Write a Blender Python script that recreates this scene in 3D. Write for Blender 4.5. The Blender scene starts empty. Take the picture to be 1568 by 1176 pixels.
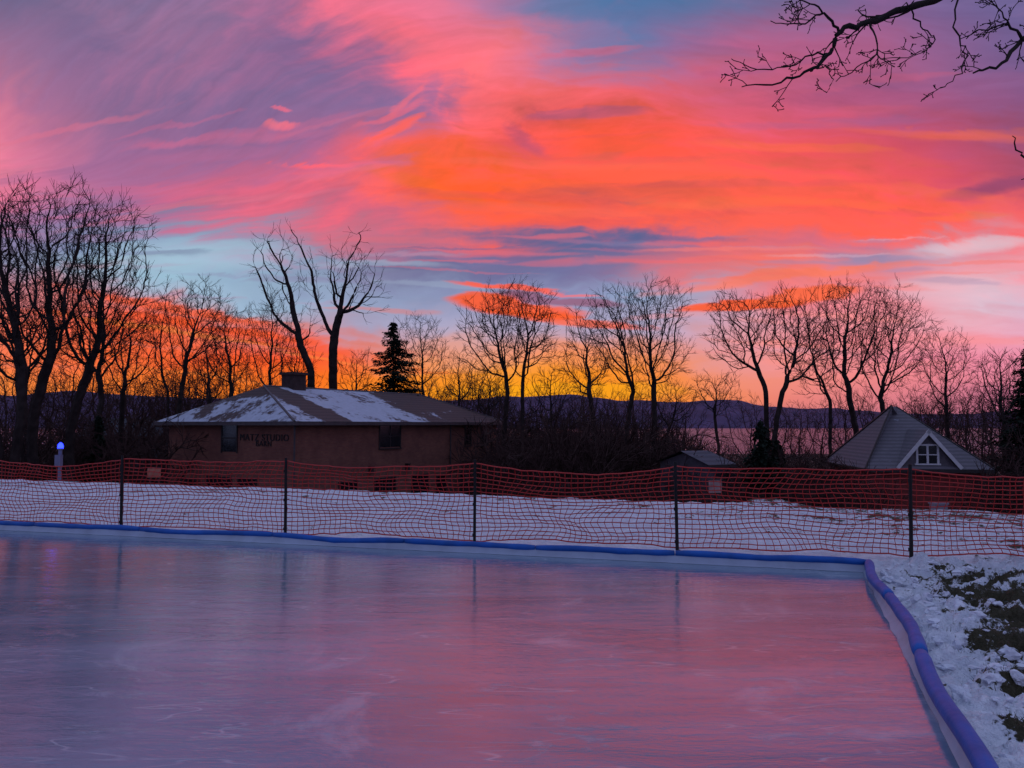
import bpy, bmesh, math, random
import numpy as np
from mathutils import Vector, noise, Matrix, Quaternion
random.seed(7)
S=bpy.context.scene
F=1141.0; PITCH=math.radians(3.1); EYE=1.7
def sight(px,py,D):
    """surveyed point: bearing + elevation as seen from the rink, at ground range D (metres)"""
    u=(px-784)/F; v=(588-py)/F
    y=math.cos(PITCH)-v*math.sin(PITCH); z=math.sin(PITCH)+v*math.cos(PITCH)
    k=D/y
    return Vector((u*k,D,EYE+z*k))
def sstep(a,b,x):
    t=max(0,min(1,(x-a)/(b-a))); return t*t*(3-2*t)
def nss(x,a,b):
    t=np.clip((x-a)/(b-a),0,1); return t*t*(3-2*t)
def ln(c):
    return tuple(((x/255)/12.92 if x/255<=0.04045 else ((x/255+0.055)/1.055)**2.4) for x in c)

# ---------------------------------------------------------------- materials
def mat(name,col,rough=0.8,var=0.25,scale=6,bump=0.0,bscale=20,spec=0.3,metal=0.0):
    m=bpy.data.materials.new(name); m.use_nodes=True
    nt=m.node_tree; b=nt.nodes['Principled BSDF']
    tc=nt.nodes.new('ShaderNodeTexCoord'); nz=nt.nodes.new('ShaderNodeTexNoise')
    nz.inputs['Scale'].default_value=scale; nz.inputs['Detail'].default_value=3
    nt.links.new(tc.outputs['Object'],nz.inputs['Vector'])
    rp=nt.nodes.new('ShaderNodeValToRGB')
    e=rp.color_ramp.elements
    e[0].position=0.3; e[1].position=0.7
    e[0].color=(*[c*(1-var) for c in col],1); e[1].color=(*[min(1,c*(1+var)) for c in col],1)
    nt.links.new(nz.outputs['Fac'],rp.inputs['Fac']); nt.links.new(rp.outputs['Color'],b.inputs['Base Color'])
    b.inputs['Roughness'].default_value=rough; b.inputs['Specular IOR Level'].default_value=spec
    b.inputs['Metallic'].default_value=metal
    if bump>0:
        n2=nt.nodes.new('ShaderNodeTexNoise'); n2.inputs['Scale'].default_value=bscale; n2.inputs['Detail'].default_value=4
        nt.links.new(tc.outputs['Object'],n2.inputs['Vector'])
        bp=nt.nodes.new('ShaderNodeBump'); bp.inputs['Strength'].default_value=bump; bp.inputs['Distance'].default_value=0.05
        nt.links.new(n2.outputs['Fac'],bp.inputs['Height']); nt.links.new(bp.outputs['Normal'],b.inputs['Normal'])
    return m
class NB:
    def __init__(s,nt): s.nt=nt
    def new(s,t,**k):
        n=s.nt.nodes.new(t)
        for a,b in k.items(): setattr(n,a,b)
        return n
    def inp(s,sock,v):
        if hasattr(v,'is_output'): s.nt.links.new(v,sock)
        else: sock.default_value=v
    def m(s,op,a,b=0.0,c=0.0,clamp=False):
        n=s.new('ShaderNodeMath',operation=op); n.use_clamp=clamp
        s.inp(n.inputs[0],a); s.inp(n.inputs[1],b); s.inp(n.inputs[2],c); return n.outputs[0]
    def comb(s,x,y,z=0.0):
        n=s.new('ShaderNodeCombineXYZ'); s.inp(n.inputs[0],x); s.inp(n.inputs[1],y); s.inp(n.inputs[2],z); return n.outputs[0]
    def noise(s,vec,scale=1,detail=5,rough=0.5,dist=0.0,out='Fac',dim='3D'):
        n=s.new('ShaderNodeTexNoise',noise_dimensions=dim); s.inp(n.inputs['Vector'],vec)
        n.inputs['Scale'].default_value=scale; n.inputs['Detail'].default_value=detail
        n.inputs['Roughness'].default_value=rough; n.inputs['Distortion'].default_value=dist
        return n.outputs[out]
    def ss(s,x,a,b,lo=0.0,hi=1.0):
        n=s.new('ShaderNodeMapRange',interpolation_type='SMOOTHSTEP'); s.inp(n.inputs[0],x)
        n.inputs[1].default_value=a; n.inputs[2].default_value=b; n.inputs[3].default_value=lo; n.inputs[4].default_value=hi
        return n.outputs[0]
    def mix(s,f,a,b,mode='MIX'):
        n=s.new('ShaderNodeMix',data_type='RGBA',blend_type=mode); n.clamp_factor=True
        s.inp(n.inputs[0],f)
        for sock,v in ((n.inputs[6],a),(n.inputs[7],b)):
            if hasattr(v,'is_output'): s.nt.links.new(v,sock)
            else: sock.default_value=(*v,1)
        return n.outputs[2]

# ---------------------------------------------------------------- sky dome: cloud field evaluated per vertex
def make_noise(seed):
    r=np.random.RandomState(seed); ang=r.rand(256,256)*2*np.pi; gx=np.cos(ang).astype(np.float32); gy=np.sin(ang).astype(np.float32)
    def base(x,y):
        ix=np.floor(x).astype(int); iy=np.floor(y).astype(int); fx=x-ix; fy=y-iy
        u=fx*fx*fx*(fx*(fx*6-15)+10); w=fy*fy*fy*(fy*(fy*6-15)+10)
        def d(a,b):
            i=(ix+a)&255; j=(iy+b)&255
            return gx[i,j]*(fx-a)+gy[i,j]*(fy-b)
        return ((d(0,0)*(1-u)+d(1,0)*u)*(1-w)+(d(0,1)*(1-u)+d(1,1)*u)*w)*1.4
    def fbm(x,y,o=6,g=.5):
        s=0;a=1;n=0
        for k in range(o):
            s=s+a*base(x+17.3*k,y+9.1*k); n+=a; a*=g; x=x*2.03; y=y*2.03
        return s/n*1.6
    return fbm
nA,nB_,nC,nD,nE=[make_noise(s) for s in (1,2,3,4,5)]
def ab(px,py):
    u=(px-784)/F; v=(588-py)/F
    y=math.cos(PITCH)-v*math.sin(PITCH); z=math.sin(PITCH)+v*math.cos(PITCH)
    return u/y,z/y
rows=[
(650,[(0,(200,115,85)),(300,(225,118,65)),(600,(240,128,38)),(800,(250,138,28)),(1000,(235,125,60)),(1200,(200,115,120)),(1568,(170,105,140))]),
(612,[(0,(248,138,62)),(300,(255,132,42)),(600,(255,145,28)),(800,(255,162,22)),(950,(255,152,32)),(1050,(250,142,65)),(1200,(236,132,122)),(1568,(205,120,155))]),
(580,[(0,(255,140,66)),(300,(255,122,44)),(500,(255,115,36)),(650,(255,145,46)),(800,(255,158,42)),(900,(255,148,38)),(1000,(252,143,68)),(1150,(243,143,120)),(1350,(243,138,142)),(1568,(232,135,162))]),
(545,[(0,(255,126,80)),(200,(255,110,62)),(350,(255,92,44)),(480,(255,90,44)),(570,(250,115,68)),(650,(235,155,130)),(750,(240,160,130)),(870,(250,148,98)),(1000,(240,150,122)),(1100,(230,155,155)),(1250,(247,148,148)),(1400,(245,140,160)),(1568,(240,145,172))]),
(500,[(0,(245,120,95)),(120,(255,110,80)),(230,(250,100,65)),(320,(240,115,90)),(400,(195,150,165)),(550,(170,165,195)),(700,(178,172,202)),(850,(180,165,192)),(1000,(178,170,200)),(1150,(222,162,178)),(1300,(250,150,158)),(1450,(242,165,180)),(1568,(228,175,200))]),
(455,[(0,(205,130,140)),(130,(225,130,130)),(220,(185,160,180)),(300,(160,187,211)),(400,(155,180,206)),(550,(148,163,195)),(650,(142,152,188)),(900,(145,152,190)),(1000,(138,162,196)),(1080,(170,162,190)),(1200,(240,130,140)),(1350,(245,145,155)),(1480,(222,188,205)),(1568,(220,188,208))]),
(410,[(0,(140,140,172)),(150,(145,167,192)),(300,(152,187,208)),(400,(145,170,198)),(550,(130,130,165)),(700,(114,114,156)),(850,(114,114,158)),(950,(130,115,155)),(1050,(210,120,135)),(1200,(250,120,112)),(1350,(228,138,150)),(1450,(240,160,170)),(1568,(245,155,168))]),
(368,[(0,(145,125,165)),(180,(125,142,178)),(300,(135,160,190)),(400,(162,142,175)),(500,(200,118,140)),(620,(180,112,142)),(750,(142,104,145)),(850,(100,102,145)),(950,(112,102,148)),(1030,(160,102,140)),(1120,(235,108,112)),(1230,(220,112,135)),(1340,(165,130,165)),(1440,(198,152,175)),(1568,(252,132,142))]),
(325,[(0,(205,122,155)),(150,(155,118,162)),(280,(172,115,155)),(400,(218,108,135)),(550,(228,105,128)),(680,(250,102,92)),(800,(242,95,82)),(900,(235,94,86)),(1000,(252,98,78)),(1150,(255,100,85)),(1300,(255,98,82)),(1450,(255,100,90)),(1568,(245,102,105))]),
(280,[(0,(238,125,152)),(120,(205,118,155)),(230,(172,108,152)),(330,(198,105,142)),(450,(238,104,125)),(550,(250,104,102)),(640,(255,98,58)),(760,(255,98,55)),(900,(255,98,68)),(1100,(255,98,82)),(1250,(255,95,86)),(1400,(240,90,98)),(1500,(205,82,108)),(1568,(180,80,108))]),
(225,[(0,(248,132,158)),(100,(215,120,155)),(200,(158,108,152)),(350,(146,104,150)),(460,(170,104,148)),(520,(215,100,120)),(560,(255,100,92)),(600,(255,98,75)),(680,(255,98,66)),(750,(242,94,85)),(820,(222,88,98)),(950,(255,92,72)),(1100,(252,92,85)),(1250,(235,88,96)),(1400,(205,82,106)),(1568,(160,82,118))]),
(165,[(0,(232,125,152)),(80,(190,115,152)),(200,(140,106,148)),(400,(138,106,151)),(520,(141,106,152)),(620,(146,108,155)),(660,(185,106,145)),(700,(252,108,120)),(800,(255,104,102)),(950,(246,100,108)),(1100,(222,96,116)),(1250,(208,90,118)),(1400,(175,88,128)),(1568,(138,88,135))]),
(85,[(0,(160,112,150)),(120,(140,108,150)),(300,(152,109,150)),(450,(143,104,149)),(540,(185,106,145)),(600,(245,108,130)),(720,(255,118,128)),(800,(225,120,148)),(880,(160,122,166)),(980,(112,122,170)),(1080,(140,110,158)),(1200,(188,98,140)),(1350,(168,96,138)),(1568,(118,94,144))]),
(0,[(0,(108,102,140)),(150,(132,109,148)),(300,(146,112,152)),(430,(170,109,150)),(540,(238,115,142)),(660,(232,120,150)),(760,(178,120,160)),(850,(104,120,164)),(950,(76,118,166)),(1060,(80,114,160)),(1200,(115,106,150)),(1350,(136,98,148)),(1568,(108,98,148))]),
(-120,[(0,(112,115,160)),(400,(150,125,175)),(600,(180,130,170)),(850,(118,125,180)),(1200,(115,120,170)),(1568,(115,115,165))]),
(-420,[(0,(130,150,198)),(784,(150,155,205)),(1568,(145,150,198))]),
]
LA=np.linspace(-1.0,1.0,400); LBv=np.linspace(-0.02,1.0,500)
rowb=np.array([ab(784,p)[1] for p,_ in rows]); rowc=[]
for p,st in rows:
    xa=[ab(x,p)[0] for x,_ in st]; cc=np.array([ln(c) for _,c in st])
    r=np.stack([np.interp(LA,xa,cc[:,k]) for k in range(3)],1)
    ker=np.exp(-np.linspace(-2,2,9)**2); ker/=ker.sum()
    r=np.stack([np.convolve(np.pad(r[:,k],4,'edge'),ker,'valid') for k in range(3)],1); rowc.append(r)
rowc=np.array(rowc)
seg=np.clip(np.searchsorted(rowb,LBv)-1,0,len(rowb)-2)
w=np.clip((LBv-rowb[seg])/(rowb[seg+1]-rowb[seg]),0,1); w=0.5*w+0.5*w*w*(3-2*w)
LUT=rowc[seg]*(1-w)[:,None,None]+rowc[seg+1]*w[:,None,None]
def lut(a,b):
    x=np.clip((a-LA[0])/(LA[-1]-LA[0])*(len(LA)-1),0,len(LA)-1.001); y=np.clip((b-LBv[0])/(LBv[-1]-LBv[0])*(len(LBv)-1),0,len(LBv)-1.001)
    i=x.astype(int); j=y.astype(int); fx=(x-i)[:,None]; fy=(y-j)[:,None]
    return (LUT[j,i]*(1-fx)+LUT[j,i+1]*fx)*(1-fy)+(LUT[j+1,i]*(1-fx)+LUT[j+1,i+1]*fx)*fy
azs=np.concatenate([np.linspace(-180,-42,40)[:-1],np.linspace(-42,42,1150),np.linspace(42,180,40)[1:]])
els=np.concatenate([np.linspace(-12,-0.6,6)[:-1],np.linspace(-0.6,34,580),np.linspace(34,90,42)[1:]])
AZ,EL=np.meshgrid(np.radians(azs),np.radians(els)); AZ=AZ.ravel(); EL=EL.ravel()
dx=np.sin(AZ)*np.cos(EL); dy=np.cos(AZ)*np.cos(EL); dz=np.sin(EL)
yc=np.maximum(dy,0.3); A=dx/yc; B=dz/yc
# flow direction of the cloud fibres: steep on the upper left, flat to the right and low down
flow=0.65*nss(-A,0.02,0.35)*nss(B,0.22,0.4)-0.10*nss(A,0.0,0.5)+0.04
ca,sa=np.cos(flow),np.sin(flow); U=A*ca+B*sa; V=-A*sa+B*ca
w1=nA(A*2.6,B*5.0,5,.5); w2=nB_(A*2.6+4,B*6.0+w1*.4,6,.5)
wf=nC(U*4.5+w2*.5,V*28+w1*1.6,7,.58)
wh=nD(U*8+w1*.8,V*75+w2*2.5,6,.58)
wp=nE(A*9+w1,B*18+w2,7,.58)
amp=0.28+0.72*nss(B,0.0,0.28)
Aw=A+amp*(w1*0.070+wp*0.03+wf*0.03); Bw=B+amp*(w2*0.030+wf*0.028+wp*0.014+wh*0.007)
col=lut(Aw,Bw)
Af=A+w1*0.03+wp*.012; Bf=B+wf*0.007+wh*.002
edg=0.5*wf+0.35*wh+.4*wp
def lens(px,py,rx,ry,c,strength=1.0,ang=0.0,soft=0.7,edge=0.8):
    a0,b0=ab(px,py); rx/=F; ry/=F
    R_=max(rx,ry)*1.9
    idx=np.nonzero((np.abs(Af-a0)<R_)&(np.abs(Bf-b0)<R_)&(dy>.3))[0]
    if len(idx)==0: return
    da=Af[idx]-a0; db=Bf[idx]-b0
    c_,s_=math.cos(ang),math.sin(ang); u=(da*c_+db*s_)/rx; v=(db*c_-da*s_)/ry
    q=u*u+v*v+edge*edg[idx]
    f=(1-nss(q,1-soft,1+soft))*strength*(1-nss(u*u+v*v,2.2,3.4))
    col[idx]=col[idx]*(1-f)[:,None]+np.array(ln(c))*f[:,None]
lens(300,390,130,26,(168,196,216),0.65,0,.9)
lens(415,190,24,7,(252,118,135),0.75,0.08,0.8,1.4)
lens(412,166,14,3,(245,112,138),0.7,0,0.8,1.4)
lens(330,235,90,12,(185,108,150),0.5,0.1,1.0,1.4)
lens(400,300,150,20,(235,104,130),0.5,-0.05,1.0,1.4)
lens(630,258,80,26,(255,100,48),0.5,-0.4,1.0,1.4)
lens(740,302,140,16,(255,94,44),0.55,-0.12,1.0,1.4)
lens(640,285,90,10,(255,108,48),0.5,-0.25,1.0,1.5)
lens(585,198,60,8,(255,104,95),0.85,0.5,0.8,1.5)
lens(615,150,55,4.5,(242,112,130),0.65,0.6,0.9,1.5)
lens(590,172,60,4,(235,108,130),0.6,0.4,0.9,1.5)
lens(655,135,14,22,(140,107,158),0.5,-0.3,0.9,1.4)
lens(500,252,85,4.5,(252,104,118),0.85,0.0,0.8,1.5)
lens(480,262,50,3,(245,104,118),0.7,0.03,0.8,1.5)
lens(620,60,70,26,(255,115,130),0.5,-.5,1.0,1.4)
lens(930,215,140,18,(255,92,62),0.5,-0.1,1.0,1.4)
lens(1250,308,260,20,(255,98,76),0.6,-0.05,1.0,1.3)
lens(1010,268,190,12,(255,102,76),0.5,-0.08,1.0,1.4)
lens(815,215,50,12,(185,86,118),0.6,-0.5,1.0,1.4)
lens(1535,285,75,11,(148,74,112),0.85,0.22,1.0,1.2)
lens(1340,140,150,18,(165,84,128),0.45,0.1,1.0,1.4)
lens(860,360,130,18,(92,102,148),0.8,0.0,0.9,1.4)
lens(700,398,105,10,(108,114,158),0.7,-0.05,1.0,1.4)
lens(960,398,130,6,(210,112,132),0.55,0.0,1.0,1.5)
lens(1480,378,100,12,(225,198,210),0.75,0.08,1.0,1.2)
lens(1330,392,80,11,(150,142,175),0.55,0.05,1.0,1.3)
lens(1470,440,110,20,(228,198,214),0.5,0.05,1.0,1.2)
lens(1200,424,190,7,(255,124,92),0.75,0.12,0.9,1.4)
lens(1120,398,110,5,(250,114,110),0.6,0.05,0.9,1.4)
R=np.random.RandomState(3)
def streaks(n,x0,x1,y0,y1,cols,L=(35,130),T=(1.6,5),st=(.25,.6),ang=(-.08,.06)):
    for _ in range(n):
        c=cols[R.randint(len(cols))]
        lens(R.uniform(x0,x1),R.uniform(y0,y1),R.uniform(*L),R.uniform(*T),c,R.uniform(*st),R.uniform(*ang),.9,1.4)
streaks(24,560,1080,345,425,[(205,108,132),(235,110,120),(95,103,150),(120,122,165)])
streaks(16,1080,1560,360,440,[(255,120,105),(150,140,178),(230,185,200),(250,130,125)])
streaks(20,600,1500,200,335,[(255,115,70),(255,108,88),(225,88,95),(215,90,108)],(60,200),(3,9),(.2,.5))
streaks(14,40,540,180,330,[(235,118,142),(150,104,150),(210,108,145)],(50,160),(3,9),(.2,.45),(-.02,.25))
streaks(12,850,1560,60,200,[(235,98,118),(165,92,135),(150,100,150)],(60,200),(4,10),(.2,.45),(-.05,.15))
streaks(10,230,700,385,470,[(165,180,205),(140,135,172),(175,150,180)],(40,110),(2,5),(.25,.5))
streaks(12,980,1568,470,560,[(255,150,140),(225,165,185),(252,135,140)],(50,150),(2,5),(.2,.45))
streaks(16,0,620,470,585,[(255,100,50),(255,140,66),(225,125,110),(255,115,50)],(40,150),(2,5),(.3,.6),(-.2,-.05))
lens(870,488,130,8,(255,105,62),0.85,-0.10,0.5,.6)
lens(800,470,104,16,(255,96,46),0.95,-0.10,0.4,.7)
lens(865,458,92,8,(150,100,128),0.9,-0.10,0.5,.7)
lens(790,441,90,4,(255,102,80),0.95,-0.06,0.6,.8)
lens(880,448,45,3,(250,112,110),0.7,-0.06,0.7,.8)
lens(1150,468,104,9,(255,96,48),0.95,0.06,0.4,.7)
lens(1240,452,75,11,(255,106,62),0.9,0.12,0.5,.7)
lens(290,476,190,8,(255,98,55),0.8,-0.20,0.8)
lens(330,500,160,7,(255,92,50),0.75,-0.16,0.8)
lens(430,522,170,11,(255,90,42),0.75,-0.18,0.9)
lens(250,388,70,6,(122,128,165),0.55,0,.9,1.3)
lens(860,600,170,10,(255,172,30),0.5,0.0,1.0)
lens(1380,520,140,14,(252,142,150),0.5,0.0,1.0)
fib=1+(0.09*wf+0.075*wh)*nss(B,0.03,0.2)+0.09*wp*nss(B,.15,.35)
col=col*fib[:,None]
sh=(0.14*wf+0.10*wp)*nss(B,0.2,0.35); col[:,0]*=1+sh; col[:,1]*=1-0.4*sh; col[:,2]*=1-.5*sh
def lerp(m,c):
    global col
    col=col*(1-m)[:,None]+np.asarray(c)*m[:,None]
bk=nss(w1,-.3,.5)[:,None]; back=np.array(ln((125,140,190)))*(1-bk)+np.array(ln((160,145,186)))*bk
m=1-nss(dy,0.15,0.5); col=col*(1-m)[:,None]+back*m[:,None]
lerp(nss(dz,0.50,0.75),(0.31,0.38,0.62))
lerp(1-nss(dz,-0.04,-0.005),(0.12,0.08,0.10))
col=np.clip(col,0,1.2)*0.98
RD=21000.0; nA_=len(azs); nE_=len(els)
co_=np.stack([dx,dy,dz],1)*RD
I_,J_=np.meshgrid(np.arange(nA_-1),np.arange(nE_-1)); a_=(J_*nA_+I_).ravel()
fc=np.stack([a_,a_+nA_,a_+nA_+1,a_+1],1)
me=bpy.data.meshes.new('sky'); me.vertices.add(len(co_)); me.vertices.foreach_set('co',co_.ravel().astype(np.float32))
me.loops.add(fc.size); me.loops.foreach_set('vertex_index',fc.ravel().astype(np.int32))
me.polygons.add(len(fc)); me.polygons.foreach_set('loop_start',np.arange(0,fc.size,4,dtype=np.int32)); me.polygons.foreach_set('loop_total',np.full(len(fc),4,dtype=np.int32))
me.update(); me.validate()
at_=me.color_attributes.new('cloud_colour','FLOAT_COLOR','POINT'); at_.data.foreach_set('color',np.concatenate([col,np.ones((len(col),1))],1).ravel().astype(np.float32))
skm=bpy.data.materials.new('sky'); skm.use_nodes=True; nt=skm.node_tree; nt.nodes.clear(); N=NB(nt)
o_=N.new('ShaderNodeOutputMaterial'); em=N.new('ShaderNodeEmission'); at=N.new('ShaderNodeAttribute',attribute_name='cloud_colour'); nt.links.new(at.outputs['Color'],em.inputs[0]); nt.links.new(em.outputs[0],o_.inputs[0])
skm.cycles.emission_sampling='NONE'
me.materials.append(skm); sky=bpy.data.objects.new('sky',me); S.collection.objects.link(sky); sky.visible_shadow=False

W=bpy.data.worlds.new("World"); S.world=W; W.use_nodes=True
nt=W.node_tree; N=NB(nt); bg=nt.nodes['Background']
sk=N.new('ShaderNodeTexSky',sky_type='NISHITA'); sk.sun_disc=False; sk.sun_elevation=math.radians(1.0); sk.sun_rotation=0
nt.links.new(sk.outputs[0],bg.inputs[0]); bg.inputs[1].default_value=0.004
W.cycles.sampling_method='MANUAL'; W.cycles.sample_map_resolution=256
sl=bpy.data.lights.new('sun','SUN'); sl.energy=0.04; sl.angle=math.radians(12); sl.color=(1,0.55,0.35)
so=bpy.data.objects.new('sun',sl); S.collection.objects.link(so)
so.rotation_euler=Vector((0.0,-1.0,-0.06)).to_track_quat('-Z','Y').to_euler()

# ---------------------------------------------------------------- mesh helpers
class MB:
    def __init__(s): s.v=[]; s.f=[]; s.mi=[]; s.cur=0
    def tube(s,pts,rads,k=4,cap=False):
        base=len(s.v); n=len(pts)
        for i,p in enumerate(pts):
            d=(pts[min(i+1,n-1)]-pts[max(i-1,0)])
            if d.length<1e-9: d=Vector((0,0,1))
            d.normalize()
            a=d.cross(Vector((0,0,1)) if abs(d.z)<0.9 else Vector((1,0,0))).normalized(); b=d.cross(a)
            r=rads[i]
            for j in range(k):
                t=2*math.pi*j/k
                s.v.append(p+a*(math.cos(t)*r)+b*(math.sin(t)*r))
        for i in range(n-1):
            for j in range(k):
                s.f.append((base+i*k+j,base+i*k+(j+1)%k,base+(i+1)*k+(j+1)%k,base+(i+1)*k+j)); s.mi.append(s.cur)
        if cap:
            s.f.append(tuple(base+j for j in range(k))[::-1]); s.mi.append(s.cur)
            s.f.append(tuple(base+(n-1)*k+j for j in range(k))); s.mi.append(s.cur)
    def box(s,x0,x1,y0,y1,z0,z1):
        b=len(s.v)
        for z in (z0,z1):
            for x,y in ((x0,y0),(x1,y0),(x1,y1),(x0,y1)): s.v.append(Vector((x,y,z)))
        for f in ((0,3,2,1),(4,5,6,7),(0,1,5,4),(1,2,6,5),(2,3,7,6),(3,0,4,7)):
            s.f.append(tuple(b+i for i in f)); s.mi.append(s.cur)
    def poly(s,*ps):
        b=len(s.v); s.v+= [Vector(p) for p in ps]; s.f.append(tuple(range(b,b+len(ps)))); s.mi.append(s.cur)
    def obj(s,name,mats,parent=None,smooth=False,link=True):
        me=bpy.data.meshes.new(name); me.from_pydata([tuple(v) for v in s.v],[],s.f)
        for m in (mats if isinstance(mats,list) else [mats]): me.materials.append(m)
        if smooth: me.polygons.foreach_set('use_smooth',[True]*len(me.polygons))
        me.update()
        if not link: return me
        o=bpy.data.objects.new(name,me); S.collection.objects.link(o)
        if parent: o.parent=parent
        return o
def empty(name,loc=(0,0,0),rz=0):
    o=bpy.data.objects.new(name,None); S.collection.objects.link(o); o.location=loc; o.rotation_euler=(0,0,rz); return o

# ---------------------------------------------------------------- terrain
K=Vector((4.13,8.72)); d1=Vector((-0.349,-0.937)).normalized(); d2=Vector((-0.963,0.269)).normalized()
det=d1.x*d2.y-d1.y*d2.x
RL,RW=34.0,24.0
def rink_ab(x,y):
    px,py=x-K.x,y-K.y
    return (px*d2.y-py*d2.x)/det,(d1.x*py-d1.y*px)/det
def ground(x,y,detail=True):
    t=y+0.34*max(-60,min(60,x))
    if t<17.8: z=0
    elif t<38: z=-3.9*((t-17.8)/20.2)**1.15
    else: z=-3.9-(t-38)*0.0335
    if z<-45: z=-45
    z+=0.14*math.exp(-((x-5.7)**2+(y-16.3)**2)/0.5)
    if detail and t<24 and abs(x)<16 and y>0:
        a,b=rink_ab(x,y)
        if a>-0.04 and b>-0.04: return -0.12
        n=noise.fractal(Vector((x*0.6,y*0.6,0)),1.0,2.0,4)*0.06
        q=-b
        lump=sstep(0.0,0.4,q)*sstep(4.2,2.6,q) if y<9.3 else 0
        n2=noise.fractal(Vector((x*3.5,y*3.5,4)),0.8,2.0,4)
        n3=abs(noise.noise(Vector((x*4,y*4,9)))); n4=abs(noise.noise(Vector((x*10,y*10,2))))
        n+=n2*(0.028+0.07*lump)+lump*(0.07-0.15*n3-0.08*n4)-0.025*n3-.012*n4
        z+=n-0.01
    return z
def axis(segs):
    o=[]
    for a,b,st in segs:
        n=max(1,int(round((b-a)/st))); o+= [a+(b-a)*i/n for i in range(n)]
    o.append(segs[-1][1]); return o
xs=axis([(-12000,-3000,3000),(-3000,-600,600),(-600,-100,50),(-100,-20,4),(-20,-9,0.5),(-9,1,0.12),(1,8,0.035),(8,20,0.4),(20,100,4),(100,600,50),(600,3000,600),(3000,12000,3000)])
ys=axis([(-3000,-100,725),(-100,0,10),(0,2.6,0.5),(2.6,10,0.035),(10,24,0.12),(24,60,1),(60,200,5),(200,1200,50),(1200,4000,400),(4000,16000,3000)])
v=[(x,y,ground(x,y)) for y in ys for x in xs]; nx=len(xs)
f=[(j*nx+i,j*nx+i+1,(j+1)*nx+i+1,(j+1)*nx+i) for j in range(len(ys)-1) for i in range(nx-1)]
me=bpy.data.meshes.new('ground'); me.from_pydata(v,[],f); me.polygons.foreach_set('use_smooth',[True]*len(f))
go=bpy.data.objects.new('ground',me); S.collection.objects.link(go)
gm=bpy.data.materials.new('snowy_ground'); gm.use_nodes=True; nt=gm.node_tree; G=NB(nt); P=nt.nodes['Principled BSDF']
ge=G.new('ShaderNodeNewGeometry'); gs=G.new('ShaderNodeSeparateXYZ'); nt.links.new(ge.outputs['Position'],gs.inputs[0])
gx,gy,gz=gs.outputs; pos=ge.outputs['Position']
t=G.m('ADD',gy,G.m('MULTIPLY',gx,0.34))
n1=G.noise(pos,0.9,5,0.6,0.3); n2=G.noise(pos,5.0,5,0.65); n3=G.noise(pos,22.0,4,0.6)
q=G.m('ADD',G.m('MULTIPLY',G.m('SUBTRACT',gx,4.13),0.938),G.m('MULTIPLY',G.m('SUBTRACT',gy,8.72),-0.348))
grass=G.m('ADD',G.m('MULTIPLY',n1,0.35),G.m('ADD',G.m('MULTIPLY',n2,0.45),G.m('MULTIPLY',n3,0.20)))
bias=G.m('ADD',G.m('MULTIPLY',G.m('MULTIPLY',G.ss(q,0.25,0.8),G.ss(t,10.0,11.5,1,0)),0.095),G.m('ADD',G.m('MULTIPLY',G.ss(t,12.5,17),0.04),G.m('MULTIPLY',G.m('MULTIPLY',G.ss(gx,2.5,7),G.ss(t,11,14)),0.05)))
gr=G.ss(G.m('ADD',grass,bias),0.58,0.62)
PATCH=((4.80,7.5,0.50,0.36),(3.85,5.85,0.30,0.26),(3.42,4.95,0.26,0.26),(4.45,6.6,0.28,0.22),(5.6,6.4,0.6,0.5),(2.95,4.2,0.20,0.16),(5.2,8.25,.5,.12),(4.3,5.3,.4,.4))
for (bx,by,rx,ry) in PATCH:
    qa=G.m('MULTIPLY',G.m('SUBTRACT',gx,bx),1/rx); qb=G.m('MULTIPLY',G.m('SUBTRACT',gy,by),1/ry)
    d=G.m('ADD',G.m('MULTIPLY',qa,qa),G.m('MULTIPLY',qb,qb))
    d=G.m('ADD',d,G.m('ADD',G.m('MULTIPLY',G.m('SUBTRACT',n2,0.5),6.0),G.m('MULTIPLY',G.m('SUBTRACT',n3,0.5),3.5)))
    gr=G.m('MAXIMUM',gr,G.ss(d,0.8,1.25,1.0,0.0))
snowc=G.mix(G.ss(n2,0.3,0.7),(0.54,0.58,0.67),(0.78,0.80,0.87)); snowc=G.mix(G.ss(n1,.4,.7,0,.3),snowc,(.55,.58,.66))
grc=G.mix(n3,(0.02,0.022,0.012),(0.085,0.07,0.04))
c=G.mix(gr,snowc,grc)
far=G.ss(G.m('ADD',t,G.m('MULTIPLY',G.m('SUBTRACT',n1,0.5),3.0)),19.5,21.0)
c=G.mix(far,c,G.mix(n2,(0.018,0.014,0.012),(0.045,0.032,0.025)))
nt.links.new(c,P.inputs['Base Color']); P.inputs['Roughness'].default_value=0.85; P.inputs['Specular IOR Level'].default_value=0.2
bp=G.new('ShaderNodeBump'); bp.inputs['Strength'].default_value=1.0; bp.inputs['Distance'].default_value=0.09
nt.links.new(G.m('ADD',n2,G.m('MULTIPLY',n3,0.4)),bp.inputs['Height']); nt.links.new(bp.outputs[0],P.inputs['Normal'])
me.materials.append(gm)

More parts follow.
